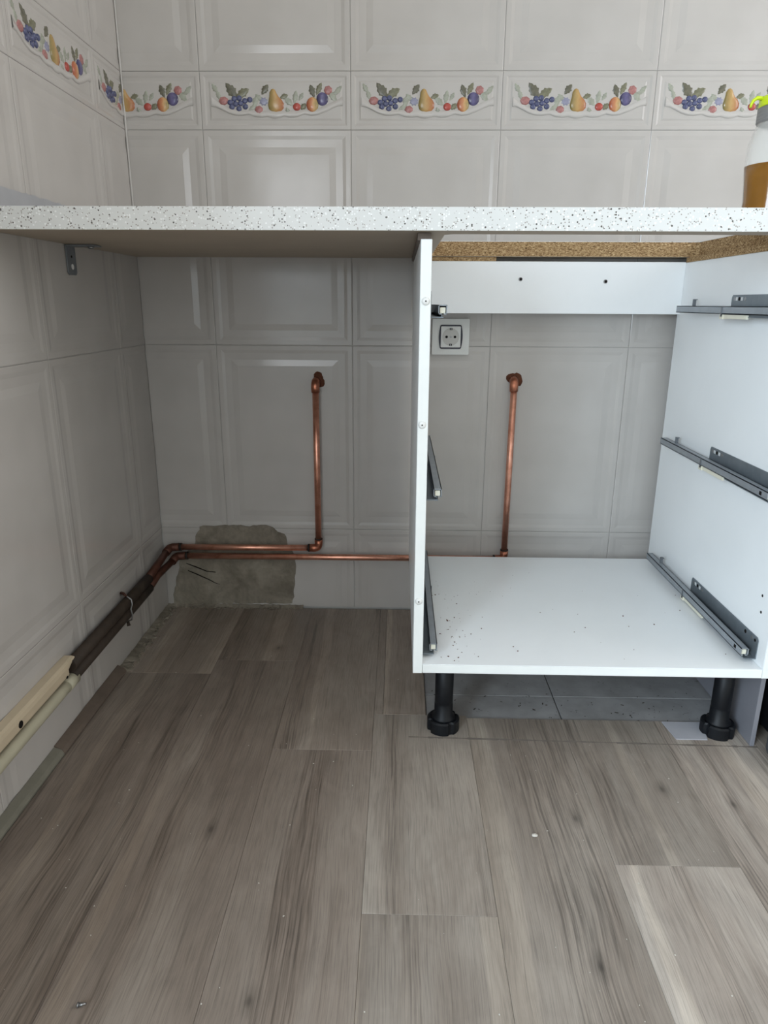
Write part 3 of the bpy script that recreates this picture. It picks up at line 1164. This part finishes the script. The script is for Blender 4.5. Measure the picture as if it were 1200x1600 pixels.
def frame_plate(name, z0, z1, mat, y0=WY0):
    bm = bmesh.new()
    hole = [(HX0, HY1 - .004), (HX0 + .008, HY1), (HX1 - .006, HY1), (HX1, HY1 - .006), (HX1, HY0 + .05), (HX1 - .01, HY0 + .01), (HX1 - .04, HY0), (HX0 + .012, HY0), (HX0, HY0 + .012)]
    outer = [(WX0, y0), (WX1, y0), (WX1, WY1), (WX0, WY1)]
    for z, flip in ((z0, True), (z1, False)):
        vo = [bm.verts.new((x, y, z)) for x, y in outer]
        vh = [bm.verts.new((x, y, z)) for x, y in hole]
        ed = [bm.edges.new((vo[i], vo[(i + 1) % 4])) for i in range(4)] + [bm.edges.new((vh[i], vh[(i + 1) % len(vh)])) for i in range(len(vh))]
        bmesh.ops.triangle_fill(bm, use_beauty=True, edges=ed, use_dissolve=False)
        if z == z0:
            so, sh = vo, vh
    for lo, hi in ((so, vo), (sh, vh)):
        n = len(lo)
        for i in range(n):
            bm.faces.new((lo[i], lo[(i + 1) % n], hi[(i + 1) % n], hi[i]))
    # drop faces that filled the hole itself
    kill = []
    for f in bm.faces:
        if abs(f.normal.z) > .9 or True:
            c = f.calc_center_median()
            if abs(f.verts[0].co.z - f.verts[-1].co.z) < 1e-6 and abs(f.verts[0].co.z - f.verts[1].co.z) < 1e-6:
                if HX0 + .004 < c.x < HX1 - .012 and HY0 + .004 < c.y < HY1 - .004:
                    xs_ = [v.co.x for v in f.verts]
                    ys_ = [v.co.y for v in f.verts]
                    if min(xs_) >= HX0 - 1e-6 and max(xs_) <= HX1 + 1e-6 and min(ys_) >= HY0 - 1e-6 and max(ys_) <= HY1 + 1e-6:
                        kill.append(f)
    bmesh.ops.delete(bm, geom=kill, context='FACES_ONLY')
    bmesh.ops.translate(bm, verts=bm.verts[:], vec=-wt.location)
    return link(name, to_mesh(bm, name), mat, wt)


frame_plate('chipboard_core', WZ0 + .0006, WZ1 - .0010, 'chip', WY0 + .0012)
frame_plate('underside_sheet', WZ0, WZ0 + .0006, 'underside', WY0 + .0012)
frame_plate('laminate_top', WZ1 - .0010, WZ1, 'speckle', WY0)
eb = box('edge_band', WX0 - .7, WX1 - .7, WY0 + .3, WY0 + .3012, .0002, WZ1 - WZ0 - .0010, 'speckle', wt)

# ================================================================== angle bracket under the worktop
ab = empty('angle_bracket', (XL, -.336, .8485))
tag(ab, 'grey steel angle bracket under the worktop on the left wall', 'bracket')
bm = bmesh.new()
pl = [(-.017, -.047), (-.012, -.051), (.012, -.051), (.017, -.047), (.017, -.001), (-.017, -.001)]
v0 = [bm.verts.new((.0006, y, z)) for y, z in pl]
v1 = [bm.verts.new((.0030, y, z)) for y, z in pl]
bm.faces.new(v0)
bm.faces.new(v1[::-1])
for i in range(6):
    j = (i + 1) % 6
    bm.faces.new((v0[i], v0[j], v1[j], v1[i]))
link('wall_leg', to_mesh(bm, 'wall_leg'), 'bracket_steel', ab)
box('worktop_leg', .0006, .052, -.017, .017, -.0030, -.0006, 'bracket_steel', ab, .0005, 1)
for z in (-.037, -.020):
    bm = bmesh.new()
    bm_cyl(bm, (.0029, 0, z), (.0034, 0, z), .0048 if z < -.03 else .0022, None, 16)
    link('bracket_hole', to_mesh(bm, 'bracket_hole'), 'white_cap' if z < -.03 else 'hole_dark', ab)
bm = bmesh.new()
bm_cyl(bm, (.040, 0, -.0065), (.040, 0, -.003), .0045, .006, 16)
link('bracket_screw', to_mesh(bm, 'bracket_screw'), 'steel', ab)

# ================================================================== wall socket
so = empty('wall_socket', (.1157, 0, .6795))
tag(so, 'white square power socket with a dark inner frame on the tiles', 'socket')


def sq(w, h, r, bulge=0.0, n=6):
    pts = []
    for cx, cz, a0 in ((w - r, h - r, 0), (-w + r, h - r, 90), (-w + r, -h + r, 180), (w - r, -h + r, 270)):
        for i in range(n):
            a = math.radians(a0 + 90 * i / (n - 1))
            pts.append([cx + r * math.cos(a), cz + r * math.sin(a)])
    if bulge:
        out = []
        for i, p in enumerate(pts):
            out.append(p)
            q = pts[(i + 1) % len(pts)]
            if abs(p[0] - q[0]) < 1e-5 and abs(p[1] - q[1]) > h:
                s = 1 if p[0] > 0 else -1
                for t in (.2, .4, .5, .6, .8):
                    out.append([p[0] + s * bulge * 4 * t * (1 - t), p[1] + (q[1] - p[1]) * t])
        pts = out
    return pts


prism('cover_plate', sq(.0420, .0395, .0025), -.0095, .003, 'white_plastic', so)
prism('dark_frame', sq(.0245, .0265, .004, .0025), -.0112, -.009, 'frame_black', so)
prism('insert', sq(.0222, .0232, .002), -.0120, -.009, 'white_plastic', so)
bm = bmesh.new()
bm_cyl(bm, (0, -.0127, 0), (0, -.009, 0), .0192, .0192, 40)
link('socket_well', to_mesh(bm, 'socket_well'), 'socket_well', so)
for x in (-.0095, .0095):
    bm = bmesh.new()
    bm_cyl(bm, (x, -.0131, 0), (x, -.010, 0), .0029, None, 16)
    link('pin_hole', to_mesh(bm, 'pin_hole'), 'hole_dark', so)
bm = bmesh.new()
bm_cyl(bm, (0, -.0131, 0), (0, -.010, 0), .0025, None, 16)
link('centre_screw', to_mesh(bm, 'centre_screw'), 'steel', so)
for z in (-.0175, .0175):
    box('earth_clip', -.003, .003, -.0133, -.010, z - .0022, z + .0022, 'hole_dark', so)
    box('earth_contact', -.0012, .0012, -.0137, -.012, z - .0014, z + .0014, 'steel', so)

# ================================================================== water pipes
PR = .0080


def collar(parent, x, z, k):
    pts = []
    for i in range(22):
        a = 2 * PI * i / 22
        r = .0165 * (1 + .20 * math.sin(2 * a + k) + .13 * math.sin(3 * a + 2 * k) + R.uniform(-.08, .08))
        pts.append((r * math.cos(a), r * math.sin(a)))
    bm = bmesh.new()
    dome(bm, pts, .0035, 0, 0, .001)
    return link('sealant_collar', to_mesh(bm, 'sealant_collar', True), 'sealant_brown', parent, (x, 0, z))


def water_pipe(label, xr, zr, ztop, zl, name='copper_pipe', up=True, yend=-.556):
    """riser from the wall outlet down to a run at height zr, into the corner and along the left wall at height zl"""
    t = empty(name, (xr, 0, zr))
    tag(t, label, 'pipe', 'copper water pipes')
    o = Vector((xr, 0, zr))
    Y = -.021

    def part(nm, pts, rad, mat, n=18):
        return tube(nm, [Vector(p) - o for p in pts], rad, mat, t, n)
    xc = -.566 if up else -.552
    yl = -.050
    XP = -.576
    part('riser', [(xr, Y, zr + .016), (xr + .001, Y, ztop - .014)], PR * .94, 'copper')
    # outlet elbow into the wall
    a = arc((xr, Y, ztop - .03), (xr + .001, Y, ztop), (xr + .001, .02, ztop), .013)
    part('outlet_elbow', [(xr + .001, Y, ztop - .024)] + a + [(xr + .001, .003, ztop)], PR * 1.22, 'copper_fitting')
    c = collar(t, xr + .006 - o.x, ztop + .002 - o.z, xr * 9)
    # lower elbow
    a = arc((xr, Y, zr + .05), (xr, Y, zr), (xr - .05, Y, zr), .012)
    part('elbow', [(xr, Y, zr + .022)] + a + [(xr - .022, Y, zr)], PR * 1.22, 'copper_fitting')
    part('solder_ring', [(xr - .0225, Y, zr), (xr - .0265, Y, zr)], PR * 1.24, 'solder_black')
    part('solder_ring', [(xr, Y, zr + .022), (xr, Y, zr + .025)], PR * 1.2, 'solder_black')
    part('run', [(xr - .016, Y, zr), (xc + .016, Y, zr - .002)], PR * .94, 'copper')
    # corner elbow
    a = arc((xc + .05, Y, zr - .002), (xc, Y, zr - .003), (xc - .004, Y - .05, zr - .012), .012)
    part('corner_elbow', [(xc + .024, Y, zr - .002)] + a + [(xc - .003, Y - .026, zr - .009)], PR * 1.25, 'pipe_brown')
    part('solder_ring', [(xc + .024, Y, zr - .002), (xc + .029, Y, zr - .002)], PR * 1.24, 'solder_black')
    part('wall_run', [(xc - .002, Y - .02, zr - .007), (XP + .004, -.11, (zr + zl) / 2 - .004), (XP + .001, -.165, zl + .002)], [PR * 1.0, PR * 1.12, PR * 1.2], 'pipe_brown')
    d = part('blackened_run', [(XP + .001, -.160, zl + .002), (XP, -.24, zl), (XP, yend, zl - .002)], PR * 1.42, 'pipe_dark')
    d['label'] = 'blackened length of pipe along the left wall'
    return t


pa = water_pipe('copper pipe with the short left riser, uppermost along the wall foot', -.195, .1705, .577, .1375)
pb = water_pipe('copper pipe rising inside the cabinet, lower of the two runs', .263, .1475, .583, .1145, up=False)

# cream sleeves over both pipes on the near part of the left wall
bm = bmesh.new()
y0, y1 = -1.75, -.545
prof = [(-.0005, -.0120), (.014, -.0120), (.0185, -.0095), (.020, -.006), (.020, .006), (.0185, .012), (.014, .0148), (-.0005, .0148)]
rings = []
for y, sh, sq_ in ((y0, -.004, 1), (-.62, 0, 1), (-.575, 0, 1), (-.562, .004, .75), (y1, .010, .30)):
    rings.append([bm.verts.new((XL + .001 + x * (1 if sq_ == 1 else .9), y - (.012 if z < 0 and sq_ < 1 else 0), .1365 + sh * .9 + z * sq_)) for x, z in prof])
for a, b in zip(rings, rings[1:]):
    for i in range(len(prof)):
        j = (i + 1) % len(prof)
        bm.faces.new((a[i], a[j], b[j], b[i]))
bm.faces.new(rings[0][::-1])
bm.faces.new(rings[-1])
cd = empty('conduit', (XL, -1.0, .1365))
tag(cd, 'upper cream conduit with a torn tip and a screw hole, on the left wall', 'conduit', 'cream conduits on the left wall')
bmesh.ops.translate(bm, verts=bm.verts[:], vec=(-XL, 1.0, -.1365))
link('sleeve', to_mesh(bm, 'sleeve'), 'cream_pvc', cd)
for y, z, r in ((-.735, .1362, .0062), (-.583, .129, .0026)):
    bm = bmesh.new()
    bm_cyl(bm, (.0195, y + 1.0, z - .1365), (.0217, y + 1.0, z - .1365), r, r * .95, 14)
    link('screw_hole', to_mesh(bm, 'screw_hole'), 'hole_dark', cd)
cd2 = empty('conduit', (XL + .0145, -1.0, .1055))
tag(cd2, 'lower cream round conduit tube on the left wall', 'conduit', 'cream conduits on the left wall')
tube('sleeve', [(0, .440, .0035), (0, .385, .003), (0, 0, 0), (0, -.75, -.005)], .0112, 'cream_tube', cd2, 18, (0, 0, 0))
tube('socket_end', [(0, .452, .0036), (0, .418, .0034)], .0122, 'cream_tube', cd2, 18, (0, 0, 0))

# rusty clip holding both pipes
cl = empty('pipe_clip', (XL, -.295, .125))
tag(cl, 'rusty wire clip holding the blackened pipes to the left wall', 'clip')
tube('hoop', [(.002, .006, .030), (.012, .004, .031), (.027, 0, .022), (.0285, -.002, .012), (.0255, -.004, .002), (.0285, -.006, -.010), (.026, -.006, -.022), (.012, -.004, -.028), (.003, -.004, -.030)], .0016, 'steel', cl, 8, (0, 0, 0))
tube('upper_tab', [(.002, .012, .031), (.010, .004, .034), (.018, -.004, .032)], [.004, .003, .002], 'pipe_brown', cl, 8, (0, 0, 0))
tube('lower_tab', [(.018, -.008, -.026), (.020, -.010, -.034)], [.003, .004], 'pipe_dark', cl, 8, (0, 0, 0))

# ================================================================== end panel and appliance right of the cabinet
ep = box('end_panel', .6305, .6385, -.562, -.03, .0005, .846, 'panel_grey', None, .0006, 1)
tag(ep, 'pale grey upright end panel between cabinet and appliance', 'panel')
ap = empty('appliance', (.95, -.35, 0))
tag(ap, 'dark grey appliance at the right edge with black front', 'appliance')
box('body', .655 - .95, 1.245 - .95, -.565 + .35, -.05 + .35, .03, .845, 'appliance_black', ap, .004, 2)
o = box('plinth', .6455 - .95, 1.255 - .95, -.640 + .35, -.575 + .35, .001, .058, 'appliance_grey', ap, .012, 4)
box('door', .657 - .95, 1.243 - .95, -.590 + .35, -.568 + .35, .115, .72, 'appliance_black', ap, .003, 2)
box('control_panel', .657 - .95, 1.243 - .95, -.590 + .35, -.568 + .35, .724, .842, 'appliance_grey', ap, .003, 2)

# ================================================================== oil bottle on the worktop
bo = empty('oil_bottle', (.601, -.40, WZ1))
tag(bo, 'clear oil bottle half full with a lime green lid on the worktop', 'bottle')
PB = [(.040, 0), (.0425, .004), (.0430, .012), (.0418, .035), (.0440, .062), (.0468, .088), (.0468, .105), (.0455, .120), (.0420, .134), (.0385, .144), (.0380, .148)]
lathe('vessel', PB, 'bottle', bo, (0, 0, 0), 48)
lathe('oil', [(.0402, .0005), (.0428, .004), (.0433, .012), (.0421, .035), (.0443, .062), (.0471, .087)], 'oil', bo, (0, 0, 0), 48)
lathe('collar', [(.0380, .1482), (.0392, .150), (.0392, .152), (.0384, .1525), (.0392, .154), (.0392, .156), (.0384, .1565), (.0392, .158), (.0392, .161), (.0384, .1615), (.0390, .163), (.0390, .1705)],
      'collar_grey', bo, (0, 0, 0), 40)
lathe('lid', [(.0375, .1708), (.0385, .172), (.0385, .1835), (.0365, .186), (.010, .187)], 'lid_green', bo, (0, 0, 0), 40)
tube('lid_hook', [(-.036, 0, .183), (-.046, 0, .1835), (-.051, 0, .180), (-.0535, 0, .175), (-.0545, 0, .170)], [.0032, .003, .0026, .0022, .0018], 'lid_green', bo, 10, (0, 0, 0))

# ================================================================== small things on the floor
bm = bmesh.new()
m = Matrix.Diagonal((.0048, .0034, .0024, 1))
bmesh.ops.create_icosphere(bm, subdivisions=2, radius=1, matrix=m)
for v in bm.verts:
    v.co *= R.uniform(.8, 1.15)
tag(link('plaster_chip', to_mesh(bm, 'plaster_chip'), 'crumb', None, (.207, -.792, .0020)), 'pale chip of plaster lying in front of the cabinet', 'chip')
bm = bmesh.new()
bm_cyl(bm, (-.0035, 0, .003), (.004, .0015, .003), .0022, .0012, 10)
bm_cyl(bm, (-.005, -.0003, .003), (-.0034, 0, .003), .0030, .0030, 12)
tag(link('screw', to_mesh(bm, 'screw'), 'steel', None, (-.345, -1.066, .0)), 'tiny bright screw lying on the floor near the lower left', 'screw')
o = prism('tile_offcut', [(.507, -.546), (.563, -.546), (.575, -.492), (.500, -.492)], 0, 0.0016, 'scrap')
# laid flat: the outline is in x and y
me = o.data
for v in me.vertices:
    x, y, z = v.co
    v.co = (x - .535, z + .52, .0002 + y)
o.location = (.535, -.52, 0)
tag(o, 'thin pale grey scrap beside the right cabinet foot', 'scrap')
bm = bmesh.new()
for i in range(190):
    x, y = R.uniform(-.56, .62), R.uniform(-1.35, -.1)
    if x > GX - .01 and y > GY - .02:
        y = R.uniform(-1.2, -.5)
    s = R.choice((.0004, .0005, .0006, .0007, .0010))
    m = Matrix.Translation((x, y, s * .4)) @ Matrix.Rotation(R.uniform(0, 6), 4, 'Z') @ Matrix.Diagonal((s * R.uniform(.8, 1.6), s, s * .6, 1))
    bmesh.ops.create_icosphere(bm, subdivisions=1, radius=1, matrix=m)
tag(link('plaster_crumbs', to_mesh(bm, 'plaster_crumbs'), 'crumb'), 'fine white plaster crumbs scattered over the laminate floor', 'crumbs', kind='stuff')
bm = bmesh.new()
for i in range(80):
    x, y = R.uniform(.07, .62), -.487 + abs(R.gauss(0, .06))
    if y > -.1:
        continue
    s = R.choice((.0006, .0009, .0012, .0018))
    m = Matrix.Translation((x, y, -.004 + s * .25)) @ Matrix.Rotation(R.uniform(0, 6), 4, 'Z') @ Matrix.Diagonal((s * R.uniform(1, 2.6), s * .7, s * .4, 1))
    bmesh.ops.create_icosphere(bm, subdivisions=1, radius=1, matrix=m)
tag(link('dark_debris', to_mesh(bm, 'dark_debris'), 'pipe_dark'), 'dark debris on the old floor tiles under the cabinet', 'debris', kind='stuff')

for o in bpy.data.objects:
    if '_w' in o:
        del o['_w']
